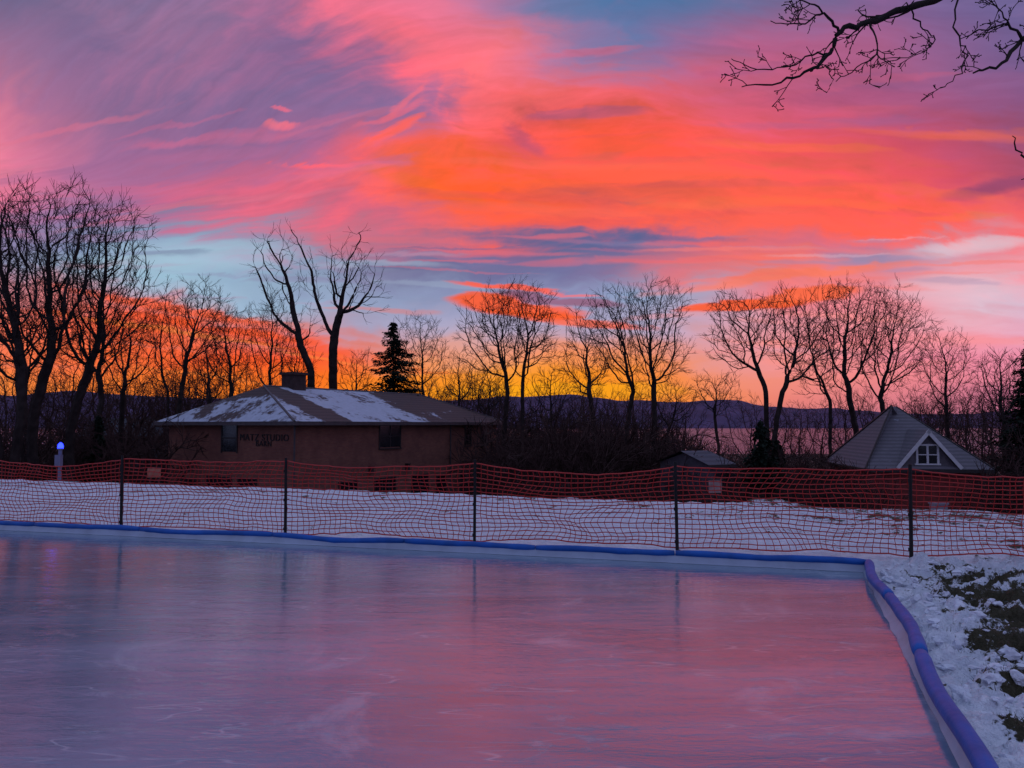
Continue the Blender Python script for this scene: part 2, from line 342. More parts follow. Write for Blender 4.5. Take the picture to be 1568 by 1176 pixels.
# ---------------------------------------------------------------- lake and hills
def simple(name): 
    m=bpy.data.materials.new(name); m.use_nodes=True; return m,NB(m.node_tree),m.node_tree.nodes['Principled BSDF']
lm,L,P=simple('lake_water')
ge=L.new('ShaderNodeNewGeometry'); ns=L.noise(ge.outputs['Position'],0.02,4,0.6)
L.nt.links.new(L.mix(ns,(0.13,0.08,0.12),(0.20,0.12,0.16)),P.inputs['Base Color']); P.inputs['Roughness'].default_value=0.4; P.inputs['Specular IOR Level'].default_value=0.12
mb=MB(); mb.poly((-9000,500,-32),(9000,500,-32),(9000,9000,-32),(-9000,9000,-32)); mb.obj('lake',lm)
hm=mat('hazy_hills',(0.075,0.055,0.12),0.95,0.3,0.004)  # purple base colour has the distance haze painted in
prof=[(-400,600),(0,604),(100,600),(250,607),(400,612),(560,616),(700,612),(800,607),(870,605),(960,612),(1040,616),(1110,612),(1180,622),(1300,628),(1420,634),(1568,632),(1900,636)]
mb=MB(); nn=400; 
for i in range(nn+1):
    px=-400+2300*i/nn
    for a,b in zip(prof,prof[1:]):
        if a[0]<=px<=b[0]: py=a[1]+(b[1]-a[1])*sstep(a[0],b[0],px)
    py+=noise.fractal(Vector((px*0.012,0,0)),0.8,2,5)*4.0
    top=sight(px,py,7500)
    fr=noise.fractal(Vector((px*0.03,9,0)),0.8,2,4)*60
    for k in range(6):
        w=k/5
        mb.v.append(Vector((top.x*(0.86+0.14*w),6400+1100*w+fr*(1-w),-40+(top.z+40)*(w**0.9)+ (noise.noise(Vector((px*0.02,w*4,2)))*40 if 0<k<5 else 0))))
for i in range(nn):
    for k in range(5):
        a=i*6+k; mb.f.append((a,a+6,a+7,a+1)); mb.mi.append(0)
mb.obj('hills',hm,smooth=True)

# ---------------------------------------------------------------- rink
im,I,P=simple('rink_ice')
ge=I.new('ShaderNodeNewGeometry'); pos=ge.outputs['Position']
def mapd(rz,sx,sy):
    mp=I.new('ShaderNodeMapping'); mp.inputs['Rotation'].default_value=(0,0,rz); mp.inputs['Scale'].default_value=(sx,sy,1); I.nt.links.new(pos,mp.inputs[0]); return mp.outputs[0]
m0=mapd(0.28,0.7,2.4)
a1=I.noise(m0,0.5,5,0.6,0.8); a2=I.noise(m0,3.2,4,0.65,.6); a3=I.noise(m0,24,3,0.6)
frost=I.noise(pos,0.7,6,0.65,1.4); sc_=I.noise(m0,1.4,6,0.72,1.8)
# skate scratches and cracks: thin iso-lines of stretched noise
def lines(rz,sx,sy,w,so_):
    n_=I.noise(mapd(rz,sx,sy),1.0,2,0.5,0.0)
    d_=I.m('ABSOLUTE',I.m('SUBTRACT',n_,0.5+so_)); return I.ss(d_,0.0,w,1,0)
scr=I.m('MAXIMUM',lines(0.5,.35,3.2,.006,0.02),I.m('MAXIMUM',lines(-.7,.3,2.6,.005,-.03),lines(1.3,.35,2.8,.005,.04)))
scr=I.m('MULTIPLY',scr,I.ss(I.noise(pos,1.6,3,.6),.48,.62))
fp=I.ss(frost,0.57,0.72); fs=I.ss(sc_,.57,.68)
cc=I.mix(I.ss(a1,0.35,0.65),(0.12,0.19,0.27),(0.19,0.26,0.36)); cc=I.mix(I.m('MULTIPLY',fp,.32),cc,(0.55,0.62,0.72)); cc=I.mix(I.m('MULTIPLY',fs,.28),cc,(.5,.56,.66)); cc=I.mix(I.m('MULTIPLY',scr,.4),cc,(.6,.65,.72))
I.nt.links.new(cc,P.inputs['Base Color'])
I.nt.links.new(I.m('ADD',I.ss(a1,0.35,0.7,0.03,0.06),I.m('ADD',I.m('MULTIPLY',fp,.10),I.m('MULTIPLY',fs,.09))),P.inputs['Roughness'])
P.inputs['IOR'].default_value=2.05
bp=I.new('ShaderNodeBump'); bp.inputs['Strength'].default_value=0.24; bp.inputs['Distance'].default_value=0.02
I.nt.links.new(I.m('ADD',I.m('ADD',a2,I.m('MULTIPLY',a3,0.18)),I.m('ADD',I.m('MULTIPLY',a1,0.5),I.m('ADD',I.m('MULTIPLY',fs,.14),I.m('MULTIPLY',scr,-.05)))),bp.inputs['Height']); I.nt.links.new(bp.outputs[0],P.inputs['Normal'])
def rk(a,b,z=0): 
    p=K+d1*a+d2*b; return Vector((p.x,p.y,z))
mb=MB(); mb.poly(rk(0.0,0.0),rk(0.0,RL),rk(RW,RL),rk(RW,0)); mb.obj('ice_rink',im)
bm=mat('blue_foam',(0.008,0.09,0.38),0.5,0.2,5,0.15,9,0.3); wm=mat('white_liner',(0.30,0.36,0.48),0.45,0.12,4,0.3,6,0.4)
rb=empty('rink_border')
def border(fn,length,name,sd,r0):
    mb=MB(); s=0
    while s<length:
        e=min(s+2.0+random.uniform(-.3,.3),length); n=16
        pts=[];rr=[]
        for i in range(n+1):
            x=s+(e-s)*i/n+(0.006 if i==0 else 0)-(0.006 if i==n else 0)
            wob=noise.noise(Vector((x*0.55,3,sd)))
            p=fn(x,0.07*wob); p.z=0.10+0.05*noise.noise(Vector((x*0.8,1,sd)))
            pts.append(p); rr.append(r0*(1+0.15*noise.noise(Vector((x*3,7,sd))))*(0.86 if i in(0,n) else 1))
        mb.tube(pts,rr,14,True); s=e
    mb.obj(name,bm,rb,True)
    mb=MB(); n=int(length/0.12)
    for i in range(n+1):
        x=length*i/n; w=0.02*noise.noise(Vector((x*4,2,5))); o0=0.07*noise.noise(Vector((x*0.55,3,sd)))
        for off,z in ((-0.07+w,0.002),(-0.045+w+o0*.6,0.03),(-0.03+w*.5+o0,0.08),(0.02+o0,0.10),(0.06+o0,-0.10)):
            p=fn(x,off); p.z=z; mb.v.append(p)
    for i in range(n):
        for k in range(4):
            a=i*5+k; mb.f.append((a,a+5,a+6,a+1)); mb.mi.append(0)
    mb.obj(name+'_liner',wm,rb,True)
border(lambda x,o: rk(x,-o),RW,'foam_side',11,.052)
border(lambda x,o: rk(-o,x),RL,'foam_far_side',23,.042)

# ---------------------------------------------------------------- snow fence
fm,Fn,P=simple('orange_plastic_mesh')
P.inputs['Roughness'].default_value=0.5
tr=Fn.new('ShaderNodeBsdfTranslucent'); tr.inputs[0].default_value=(0.70,0.06,0.04,1)
ms=Fn.new('ShaderNodeMixShader'); ms.inputs[0].default_value=0.4
Fn.nt.links.new(P.outputs[0],ms.inputs[1]); Fn.nt.links.new(tr.outputs[0],ms.inputs[2]); Fn.nt.links.new(ms.outputs[0],Fn.nt.nodes['Material Output'].inputs[0])
ge=Fn.new('ShaderNodeNewGeometry'); nz=Fn.noise(ge.outputs['Position'],3,3); Fn.nt.links.new(Fn.mix(nz,(0.42,0.02,0.02),(0.64,0.042,0.033)),P.inputs['Base Color'])
pm=mat('dark_steel',(0.012,0.011,0.012),0.6,0.3,10,0,10,0.25)
posts=[(-12.1,13.7),(-9.15,12.85),(-6.25,12.02),(-3.39,11.25),(-0.53,10.62),(2.2,10.02),(4.98,9.40),(7.9,8.85),(10.9,8.2)]
fe=empty('snow_fence')
pmb=MB()
for i,(x,y) in enumerate(posts):
    lx=random.uniform(-.03,.03); ly=random.uniform(-.03,.03); h=1.2
    pmb.tube([Vector((x,y,-0.1)),Vector((x+lx,y+ly,h))],[0.024,0.021],6,True)
    pmb.tube([Vector((x-0.02,y-0.02,0.02)),Vector((x+0.035,y-0.02,0.02))],[0.02,0.02],5,True)
    for zz in (0.12,0.55,0.98): pmb.tube([Vector((x+lx*zz-.005,y+ly*zz,zz)),Vector((x+lx*zz-.005,y+ly*zz,zz+.04))],[0.029,0.029],6,True)
pmb.obj('posts',pm,fe)
mb=MB(); R=17
grid=[]
for i in range(len(posts)-1):
    a=Vector(posts[i]);b=Vector(posts[i+1]); n=int((b-a).length/0.085)
    for k in range(n+(1 if i==len(posts)-2 else 0)):
        fr=k/n; p=a.lerp(b,fr); sag=math.sin(math.pi*fr)**0.8
        colm=[]
        for j in range(R+1):
            w=j/R; s=i*3.1+fr*3.1
            z=0.05+1.09*w - 0.10*sag*w*(0.8+0.6*math.sin(i*2.1)) +0.04*sag*(1-w)
            z+=0.05*noise.noise(Vector((s*1.1,w*3.3,0)))*(.3+.7*sag)+0.016*noise.noise(Vector((s*5,w*12,3)))
            sh=0.22*noise.noise(Vector((s*0.8,w*3.3,5)))*sag+0.025*noise.noise(Vector((s*6,w*10,9)))
            ou=(0.16*noise.noise(Vector((s*0.7,w*3,2)))-0.03)*sag - 0.028
            dv=(b-a).normalized()
            colm.append(Vector((p.x+dv.x*sh+dv.y*ou,p.y+dv.y*sh-dv.x*ou,z)))
        grid.append(colm)
for j in range(R+1):
    r=0.0105 if j in(0,R) else 0.0076
    mb.tube([c[j] for c in grid],[r]*len(grid),3)
for c in grid: mb.tube(c,[0.0050]*len(c),3)
mb.obj('mesh_netting',fm,fe)

# ---------------------------------------------------------------- snow chunks + grass
sm=mat('snow',(0.68,0.71,0.79),0.85,0.12,8,0.6,25,0.15)
bmx=bmesh.new(); bmesh.ops.create_icosphere(bmx,subdivisions=2,radius=1); icoV=[v.co.copy() for v in bmx.verts]; icoF=[tuple(v.index for v in f.verts) for f in bmx.faces]; bmx.free()
mb=MB()
def blob(c,r,sq,seed):
    b=len(mb.v); q_=Quaternion((seed%1.3-.6,seed%.7-.3,.5),seed)
    for v_ in icoV:
        k=1+0.9*noise.noise(v_*1.1+Vector((seed,seed*2,0)))+0.3*noise.noise(v_*3.5+Vector((seed,0,1)))
        w_=Vector((v_.x*k,v_.y*k*0.7,v_.z*k*.6)); w_=q_.normalized()@w_; w_.z*=sq
        mb.v.append(c+w_*r)
    for f_ in icoF: mb.f.append(tuple(b+i for i in f_)); mb.mi.append(0)
for i in range(520):
    a=random.uniform(-0.3,7.0); o=abs(random.gauss(0.12,0.7))+0.12
    p=K+d1*a-d2*o; r=random.choice([.01,.012,.015,.02,.03,.04,.06])*random.uniform(.7,1.3)
    blob(Vector((p.x,p.y,ground(p.x,p.y)+r*0.1)),r,random.uniform(.6,.9),i*1.7)
mb.obj('snow_chunks',sm)
gmt=mat('dry_grass',(0.05,0.045,0.022),0.9,0.5,3)
mb=MB()
for (bx,by,rx,ry) in PATCH:
    for i in range(int(7000*rx*ry)+300):
        x=random.gauss(bx,rx*0.6); y=random.gauss(by,ry*0.6); z=ground(x,y)-0.01
        if rink_ab(x,y)[1]>-.2: continue
        h=random.uniform(.015,.045); a=random.uniform(0,6.28); w=0.003
        le=Vector((random.gauss(0,.02),random.gauss(0,.02),h)); c0=Vector((x,y,z)); s_=Vector((math.cos(a)*w,math.sin(a)*w,0))
        mb.poly(c0-s_,c0+s_,c0+le)
mb.obj('grass',gmt)

# ---------------------------------------------------------------- bare trees
bark=mat('bark',(0.03,0.022,0.021),0.95,0.35,3,0,12,0.1)
brushm=mat('brush_stems',(0.05,0.028,0.026),0.95,0.35,3,0,12,0.1)
def rdir(d,ang,rng):
    a=d.cross(Vector((rng.uniform(-1,1),rng.uniform(-1,1),rng.uniform(-1,1))))
    if a.length<1e-4: a=Vector((1,0,0))
    a.normalize(); return (Quaternion(a,ang)@d).normalized()
def colony(name,seed,forks,lobes,r0,natt,kill=.45,step=.33,twl=.8,ntw=2,rmin=.013,up=.22,m_=None):
    """grow branches towards crown volume (space colonisation). forks: list of stem ends relative to trunk base"""
    rs=np.random.RandomState(seed); rng=random.Random(seed)
    at=[]
    vol=[l[3]*l[4]*l[5] for l in lobes]; tv=sum(vol)
    for l,vv in zip(lobes,vol):
        n=max(60,int(natt*vv/tv)); d=rs.normal(size=(n,3)); d/=np.linalg.norm(d,axis=1)[:,None]
        r=rs.rand(n)**0.40
        wob=np.array([1+.5*noise.noise(Vector(x)*1.9+Vector((seed,0,0))) for x in d])
        at.append(np.array(l[:3])+d*(r*wob)[:,None]*np.array(l[3:6]))
    at=np.concatenate(at); at=at[at[:,2]>0.6]
    nodes=[np.zeros(3)]; par=[-1]; starts=[]
    for fk in forks:
        fv=np.array(fk,float); L=np.linalg.norm(fv); k=max(2,int(L/step)); bend=rs.normal(size=2)*.05*L; prev=0
        for i in range(1,k+1):
            w=i/k; p=fv*w; p[:2]+=bend*math.sin(math.pi*w); nodes.append(p+rs.normal(size=3)*.02); par.append(prev); prev=len(nodes)-1
            if w>.7: starts.append(prev)
    nd=np.full(len(at),1e9); ni=np.zeros(len(at),int)
    def upd(idx):
        nonlocal nd,ni
        P_=np.array([nodes[i] for i in idx])
        D_=np.linalg.norm(at[:,None,:]-P_[None],axis=2); j=D_.argmin(1); m=D_[np.arange(len(at)),j]
        b=m<nd; nd[b]=m[b]; ni[b]=np.array(idx)[j[b]]
    upd(starts)
    kids={}
    for it in range(160):
        al=nd>kill
        at=at[al]; nd=nd[al]; ni=ni[al]
        if len(at)==0: break
        new=[]
        for g_ in np.unique(ni):
            if kids.get(g_,0)>=3: continue
            vv=at[ni==g_]-nodes[g_]; vv/=np.linalg.norm(vv,axis=1)[:,None]+1e-9
            d=vv.mean(0)
            if np.linalg.norm(d)<.15: d=vv[0]
            d=d/np.linalg.norm(d)+rs.normal(size=3)*.20+np.array([0,0,up])
            if par[g_]>=0:
                pd=nodes[g_]-nodes[par[g_]]; d+=pd/(np.linalg.norm(pd)+1e-9)*.35
            d/=np.linalg.norm(d)
            nodes.append(nodes[g_]+d*step); par.append(int(g_)); new.append(len(nodes)-1); kids[g_]=kids.get(g_,0)+1
        if not new: break
        upd(new)
    n=len(nodes); ex=2.25; acc=np.zeros(n); ch=[[] for _ in range(n)]
    for i in range(n-1,0,-1):
        if acc[i]==0: acc[i]=rmin**ex
        acc[par[i]]+=acc[i]; ch[par[i]].append(i)
    rad=acc**(1/ex); rb_=rad[0]; rad=rmin+(rad-rmin)*(r0-rmin)/max(rb_-rmin,1e-6)
    rad[0]*=1.25
    NV=[Vector(p) for p in nodes]; mb=MB(); st=[0]
    while st:
        s=st.pop(); pts=[NV[par[s]]] if par[s]>=0 else []; rr=[rad[s]] if par[s]>=0 else []
        cur=s
        while True:
            pts.append(NV[cur]); rr.append(rad[cur])
            if not ch[cur]: break
            cs=sorted(ch[cur],key=lambda q:-rad[q]); st+=cs[1:]; cur=cs[0]
        if len(pts)>1: mb.tube(pts,rr,6 if rr[0]>.08 else (4 if rr[0]>.03 else 3))
    for i in range(1,n):
        if rad[i]<.036:
            d=(NV[i]-NV[par[i]]).normalized(); tip=not ch[i]
            for k_ in range(ntw+1 if tip else (ntw if rng.random()<.8 else 0)):
                l=twl*rng.uniform(.4,1.1); e=rdir(d,math.radians(rng.uniform(5,30) if tip else rng.uniform(25,60)),rng); e.z+=.2
                p1=NV[i]+e*l*.5; e2=(e+Vector((rng.gauss(0,.2),rng.gauss(0,.2),rng.gauss(.08,.2)))).normalized(); p2=p1+e2*l*.5
                mb.tube([NV[i],p1,p2],[rmin*.9,rmin*.7,rmin*.45],3)
                if rng.random()<.6:
                    e3=rdir(e2,.6,rng); mb.tube([p1,p1+e3*l*.45],[rmin*.65,rmin*.4],3)
    return mb.obj(name,m_ or bark,link=False)
def put(name,me,loc,parent=None,rz=0,sc=(1,1,1)):
    o=bpy.data.objects.new(name,me); S.collection.objects.link(o); o.location=loc; o.rotation_euler=(0,0,rz); o.scale=sc
    if parent: o.parent=parent
    return o
# trunk px, range, stem ends [(px,py)], crown lobes, trunk radius, attractors
TR=[(14,34,[(-10,590),(30,560)],[(-5,430,70,140),(-70,440,60,120),(20,345,50,65),(30,520,50,60)],.24,2200,{}),
(64,36,[(50,570),(84,545)],[(80,400,75,110),(35,365,52,68),(115,345,52,58),(60,500,70,60)],.25,2200,{}),
(118,38,[(112,590),(135,560)],[(150,430,75,100),(185,365,55,60),(200,460,48,70),(130,520,60,50)],.22,2100,{}),
(40,44,[(35,600)],[(30,470,90,110)],.2,1000,{}),(158,50,[(155,610)],[(150,490,60,90)],.18,900,{}),
(186,47,[(190,600)],[(200,535,45,65)],.15,700,{}),
(262,52,[(258,600),(280,590)],[(290,500,60,66),(250,530,40,60),(315,470,32,40)],.18,1700,{}),
(325,56,[(322,610)],[(315,560,35,50)],.13,500,{}),
(352,60,[(352,600)],[(345,530,42,66)],.16,1000,{}),(415,64,[(412,600)],[(412,520,40,66)],.15,1000,{}),
(450,66,[(450,610)],[(455,560,35,50)],.12,500,{}),
(496,60,[(478,570),(508,560)],[(428,425,44,80),(535,425,52,66),(480,450,28,70),(572,445,26,50),(408,385,24,36)],.46,850,dict(kill=.7,twl=1.1,ntw=1,rmin=.017,up=.3)),
(545,64,[(545,610)],[(545,575,32,36)],.12,420,{}),
(650,66,[(648,600)],[(645,540,42,56)],.13,800,{}),(703,60,[(703,615)],[(705,580,28,40)],.12,400,{}),
(788,50,[(778,600),(800,600)],[(782,515,76,66),(800,470,50,38),(745,500,40,50)],.21,2200,{}),
(912,46,[(905,620)],[(900,550,40,60),(885,500,20,40)],.16,900,{}),(985,52,[(970,600),(1000,590)],[(960,510,70,66),(1005,475,50,46),(1025,545,30,50),(985,560,60,40)],.25,2600,{}),
(1188,44,[(1175,600),(1200,600)],[(1130,520,52,62),(1190,500,62,56),(1245,535,48,62),(1110,470,34,22)],.2,2000,{}),
(1285,52,[(1272,620),(1298,610)],[(1290,510,70,66),(1250,560,45,50),(1300,460,50,32)],.22,2000,{}),(1330,56,[(1335,620),(1350,610)],[(1360,530,58,74),(1385,480,32,42)],.18,1700,{}),
(1447,70,[(1447,620)],[(1447,560,44,54)],.16,1000,{}),(1535,50,[(1535,650)],[(1540,595,46,62)],.16,1000,{}),
(1095,60,[(1095,640)],[(1095,605,36,36)],.12,400,{}),(845,60,[(845,640)],[(845,600,38,42)],.12,450,{}),(750,56,[(748,640)],[(748,605,34,42)],.12,450,{}),(1025,58,[(1025,650)],[(1030,620,40,36)],.11,420,{})]
for i,(px,D,fk,lobes,r0,na,kw) in enumerate(TR):
    x0=(px-784)/F*D; g=ground(x0,D,False)-.2
    fl=[]
    for fx,fy in fk:
        fp_=sight(fx,fy,D); fl.append((fp_.x-x0,random.uniform(-.4,.4),fp_.z-g))
    lb=[]
    for (cx,cy,rx,ry) in lobes:
        c_=sight(cx,cy,D); lb.append((c_.x-x0,random.uniform(-.5,.5),c_.z-g,rx/F*D,rx/F*D*.9,ry/F*D))
    put('bare_tree',colony('bare_tree_mesh',100+i*13,fl,lb,r0,na,**kw),(x0,D,g))
lib=[colony('woodland_tree_mesh',900+i,[(0,0,2.5)],[(0,0,6,2.6+.3*i,2.6,3.0)],.14,450,kill=.6,ntw=2,m_=brushm) for i in range(4)]
blib=[colony('bush_mesh',950+i,[(0,0,.3)],[(0,0,1.7,1.9,1.7,1.2),(.8,.3,1.1,1.2,1,.8)],.05,300,kill=.35,step=.22,twl=.6,ntw=2,m_=brushm) for i in range(3)]
dt=empty('distant_trees')
rng=random.Random(5)
def fill(n,px0,px1,D0,D1,t0,t1,lib_,parent,nm):
    for i in range(n):
        px=px0+(px1-px0)*(i+rng.random())/n; D=rng.uniform(D0,D1); ty=rng.uniform(t0,t1)
        p=sight(px,ty,D); g=ground(p.x,D,False); H=p.z-g
        m_=rng.choice(lib_); s=H/(9.3 if lib_ is lib else 3.2)
        if s<0.15: continue
        sw=min(s,rng.uniform(.8,1.2)*max(s,0.6))
        put(nm,m_,(p.x,D,g-0.1),parent,rng.uniform(0,6.28),(sw,sw,s))
fill(16,-20,300,60,110,535,610,lib,dt,'tree')
fill(12,240,480,66,110,510,590,lib,dt,'tree')
fill(12,600,780,66,110,560,620,lib,dt,'tree')
fill(22,740,1050,62,120,575,640,lib,dt,'tree')
fill(9,1150,1440,62,100,580,640,lib,dt,'tree')
fill(14,1400,1620,60,110,570,630,lib,dt,'tree')
fill(22,-20,760,120,260,620,650,lib,dt,'tree')
fill(14,760,1050,120,260,630,660,lib,dt,'tree')
fill(26,1000,1600,140,300,662,688,lib,dt,'tree')
br=empty('brush_thicket')
fill(32,760,1050,36,58,605,690,blib,br,'bush')
fill(24,1030,1320,36,52,665,722,blib,br,'bush')
fill(14,-30,260,40,60,610,680,blib,br,'bush')
fill(9,1500,1640,30,50,640,720,blib,br,'bush')
fill(22,760,1320,26,34,718,745,blib,br,'bush')

# ---------------------------------------------------------------- conifers
nm_=mat('needles',(0.012,0.019,0.013),0.9,0.5,2,0,10,0.1)
def spruce(H,Wd,seed,loc):
    rng=random.Random(seed); e=empty('spruce_tree',loc)
    mb=MB(); mb.tube([Vector((0,0,0)),Vector((0,0,H*.5)),Vector((0,0,H))],[.16,.09,.012],6)
    mn=MB(); z=H*.06
    while z<H*.985:
        w=1-z/H; Rr=Wd/2*(w**0.85)*rng.uniform(.72,1.18)+.07
        for k in range(8):
            a=rng.uniform(0,6.28); R1=Rr*rng.uniform(.6,1.2)
            dx,dy=math.cos(a),math.sin(a)
            A0=Vector((0,0,z)); Am=Vector((dx*R1*.6,dy*R1*.6,z-R1*.28)); A1=Vector((dx*R1,dy*R1,z-R1*.28+R1*.02))
            mb.tube([A0,Am,A1],[.03,.02,.008],3)
            nn=int(14+R1*24)
            for q_ in range(nn):
                tt=rng.uniform(.08,1.05); c_=(A0.lerp(Am,tt/.6) if tt<.6 else Am.lerp(A1,(tt-.6)/.4))
                sp_=R1*.16*(1.1-tt*.7)
                c_=c_+Vector((rng.gauss(0,sp_),rng.gauss(0,sp_),rng.gauss(-.07,.07)))
                l=rng.uniform(.14,.34)*min(1,.45+R1*.4); b_=a+rng.uniform(-1.0,1.0)
                v1=Vector((math.cos(b_)*l,math.sin(b_)*l,rng.uniform(-.16,.03))); s_=Vector((-math.sin(b_),math.cos(b_),rng.uniform(-.8,.8)))*.07
                mn.poly(c_-s_,c_+v1,c_+s_)
        z+=.17+H*.008
    mb.obj('trunk',bark,e); mn.obj('foliage',nm_,e)
for px,D,ty,wm_,sd in ((603,57,487,10.5,3),(1165,31,640,2.8,5),(1575,40,512,5.5,8),(1190,40,672,2.6,9),(152,44,632,1.8,11)):
    p=sight(px,ty,D); g=ground(p.x,D,False); spruce(p.z-g,wm_,sd,(p.x,D,g))

# ---------------------------------------------------------------- barn
brick=bpy.data.materials.new('brick'); brick.use_nodes=True; Bk=NB(brick.node_tree); P=brick.node_tree.nodes['Principled BSDF']
tcn=Bk.new('ShaderNodeTexCoord'); sx=Bk.new('ShaderNodeSeparateXYZ'); brick.node_tree.links.new(tcn.outputs['Object'],sx.inputs[0])
bt=Bk.new('ShaderNodeTexBrick'); brick.node_tree.links.new(Bk.comb(Bk.m('ADD',sx.outputs[0],sx.outputs[1]),sx.outputs[2]),bt.inputs[0])
bt.inputs['Scale'].default_value=1.0; bt.inputs['Brick Width'].default_value=.24; bt.inputs['Row Height'].default_value=.08; bt.inputs['Mortar Size'].default_value=.008
bt.inputs['Color1'].default_value=(.20,.065,.045,1); bt.inputs['Color2'].default_value=(.26,.095,.06,1); bt.inputs['Mortar'].default_value=(.17,.10,.085,1)
bn=Bk.noise(tcn.outputs['Object'],0.8,4,.6); brick.node_tree.links.new(Bk.mix(Bk.ss(bn,.35,.7,0,.6),bt.outputs[0],(.10,.036,.03)),P.inputs['Base Color']); P.inputs['Roughness'].default_value=.9
def roofmat(name,base,thr,snow=(.6,.63,.74),zones=None):
    m,R_,P=simple(name); tcn=R_.new('ShaderNodeTexCoord'); s_=R_.new('ShaderNodeSeparateXYZ'); R_.nt.links.new(tcn.outputs['Object'],s_.inputs[0])
    nz=R_.noise(tcn.outputs['Object'],0.5,4,.6,.4); n2_=R_.noise(tcn.outputs['Object'],4,4,.65)
    st=R_.new('ShaderNodeTexWave',bands_direction='Z'); st.inputs['Scale'].default_value=1.8; st.inputs['Distortion'].default_value=.6; R_.nt.links.new(tcn.outputs['Object'],st.inputs[0])
    sh=R_.mix(st.outputs['Fac'],tuple(c*.6 for c in base),base); sh=R_.mix(R_.ss(n2_,.3,.7,0,.5),sh,tuple(c*.6 for c in base))
    f_=R_.m('ADD',R_.m('MULTIPLY',nz,.7),R_.m('MULTIPLY',n2_,.3))
    if zones:
        for x0,x1,ad in zones:
            z_=R_.m('MULTIPLY',R_.ss(s_.outputs[0],x0-.5,x0+.5),R_.ss(s_.outputs[0],x1-.5,x1+.5,1,0)); f_=R_.m('ADD',f_,R_.m('MULTIPLY',z_,ad))
    f_=R_.ss(f_,thr,thr+.09)
    R_.nt.links.new(R_.mix(f_,sh,R_.mix(n2_,tuple(c*.6 for c in snow),snow)),P.inputs['Base Color']); P.inputs['Roughness'].default_value=.85
    return m
broof=roofmat('barn_roof_shingle',(.085,.05,.05),.54,(.52,.56,.68),zones=[(-2,1.7,.10),(1.7,3.6,-.12),(3.6,11.0,.14),(13.5,25,-.06)])
glass=mat('dark_glass',(.015,.016,.02),.12,.2,3,0,1,.6); trim=mat('dark_trim',(.03,.024,.025),.6,.2,4)
wtrim=mat('white_trim',(.55,.54,.56),.6,.1,4); gut=mat('gutter_metal',(.07,.055,.06),.5,.2,4)
C=Vector((-11.06,38)); zb=-4.1; ang=math.atan2(.868,.496); H=5.95
barn=empty('brick_barn',(C.x,C.y,zb),ang)
mb=MB(); mb.box(0,20,0,10,-0.6,H); mb.obj('walls',brick,barn)
mb=MB(); e=.55; rh=H+2.05
c=[(-e,-e,H),(20+e,-e,H),(20+e,10+e,H),(-e,10+e,H)]; r1=(2.5,5.1,rh); r2=(17.2,5,rh)
mb.poly(c[0],c[1],r2,r1); mb.poly(c[1],c[2],r2); mb.poly(c[2],c[3],r1,r2); mb.poly(c[3],c[0],r1); 
mb.obj('roof',broof,barn)
mb=MB(); 
mb.box(-e,20+e,-e-.05,-e,H-.2,H-.004); mb.box(-e-.05,-e,-e-.05,10+e,H-.2,H-.004); mb.box(20+e,20+e+.05,-e,10+e,H-.2,H-.004); mb.box(-e+.01,20+e-.01,-e+.01,10+e-.01,H-.12,H-.02)
mb.tube([Vector((-.06,-.06,H)),Vector((-.06,-.06,-.3))],[.05,.05],6); mb.tube([Vector((13.9,-.06,H)),Vector((13.9,-.06,-.3))],[.05,.05],6)
mb.tube([Vector(c[0]),Vector(r1)],[.07,.07],5); mb.tube([Vector(r1),Vector(r2)],[.07,.07],5); mb.tube([Vector(c[1]),Vector(r2)],[.06,.06],5)
mb.obj('fascia_and_gutters',gut,barn)
mb=MB(); mb.box(4.3,5.3,4.6,5.6,rh-.6,rh+.75); mb.box(4.2,5.4,4.5,5.7,rh+.75,rh+.9); mb.obj('chimney',mat('chimney_brick',(.05,.03,.03),.9,.3,4),barn)
gl=MB(); fr=MB()
def win_front(x,w,z0,z1,div=1):
    gl.box(x-w/2,x+w/2,-.02,.05,z0,z1)
    for a,b in ((x-w/2-.07,x-w/2),(x+w/2,x+w/2+.07)): fr.box(a,b,-.05,.05,z0-.07,z1+.07)
    fr.box(x-w/2,x+w/2,-.05,.05,z1,z1+.07); fr.box(x-w/2-.1,x+w/2+.1,-.10,.05,z0-.13,z0-.072)
    for i in range(1,div+1):
        xx=x-w/2+w*i/(div+1); fr.box(xx-.03,xx+.03,-.045,.03,z0,z1)
    fr.box(x-w/2,x+w/2,-.04,.03,(z0+z1)/2-.025,(z0+z1)/2+.025)
def win_left(y,w,z0,z1):
    gl.box(-.02,.05,y-w/2,y+w/2,z0,z1)
    fr.box(-.05,.05,y-w/2-.07,y-w/2,z0-.07,z1+.07); fr.box(-.05,.05,y+w/2,y+w/2+.07,z0-.07,z1+.07); fr.box(-.05,.05,y-w/2,y+w/2,z1,z1+.07)
    fr.box(-.04,.03,y-w/2,y+w/2,(z0+z1)/2-.03,(z0+z1)/2+.03)
zz=lambda py,D:(EYE-(py-650)/F*D)-zb
win_front(7.6,1.9,zz(686,42.5),zz(652,42.5),1)
for x,w in ((4.0,1.4),(10.6,1.6)): win_front(x,w,1.0,2.6,1)
win_front(7.2,1.8,.9,2.6,2)
for x in (16.1,18.2): win_front(x,.7,zz(682,50),zz(652,50),0)
win_front(15.8,1.2,.9,2.5,1); win_front(12.9,1.0,.0,2.4,0)
win_left(4.85,1.15,zz(692,40),zz(650,40))
win_left(3.4,1.3,0,2.9); win_left(5.6,1.9,0,2.9); win_left(8.2,1.1,1.2,2.7)
gl.obj('window_glass',glass,barn); fr.obj('window_frames',trim,barn)
mb=MB()
for x in (5.8,9.2): mb.box(x-.1,x+.1,-.22,-.0,3.0,3.35); mb.box(x-.14,x+.14,-.26,0,3.35,3.41)
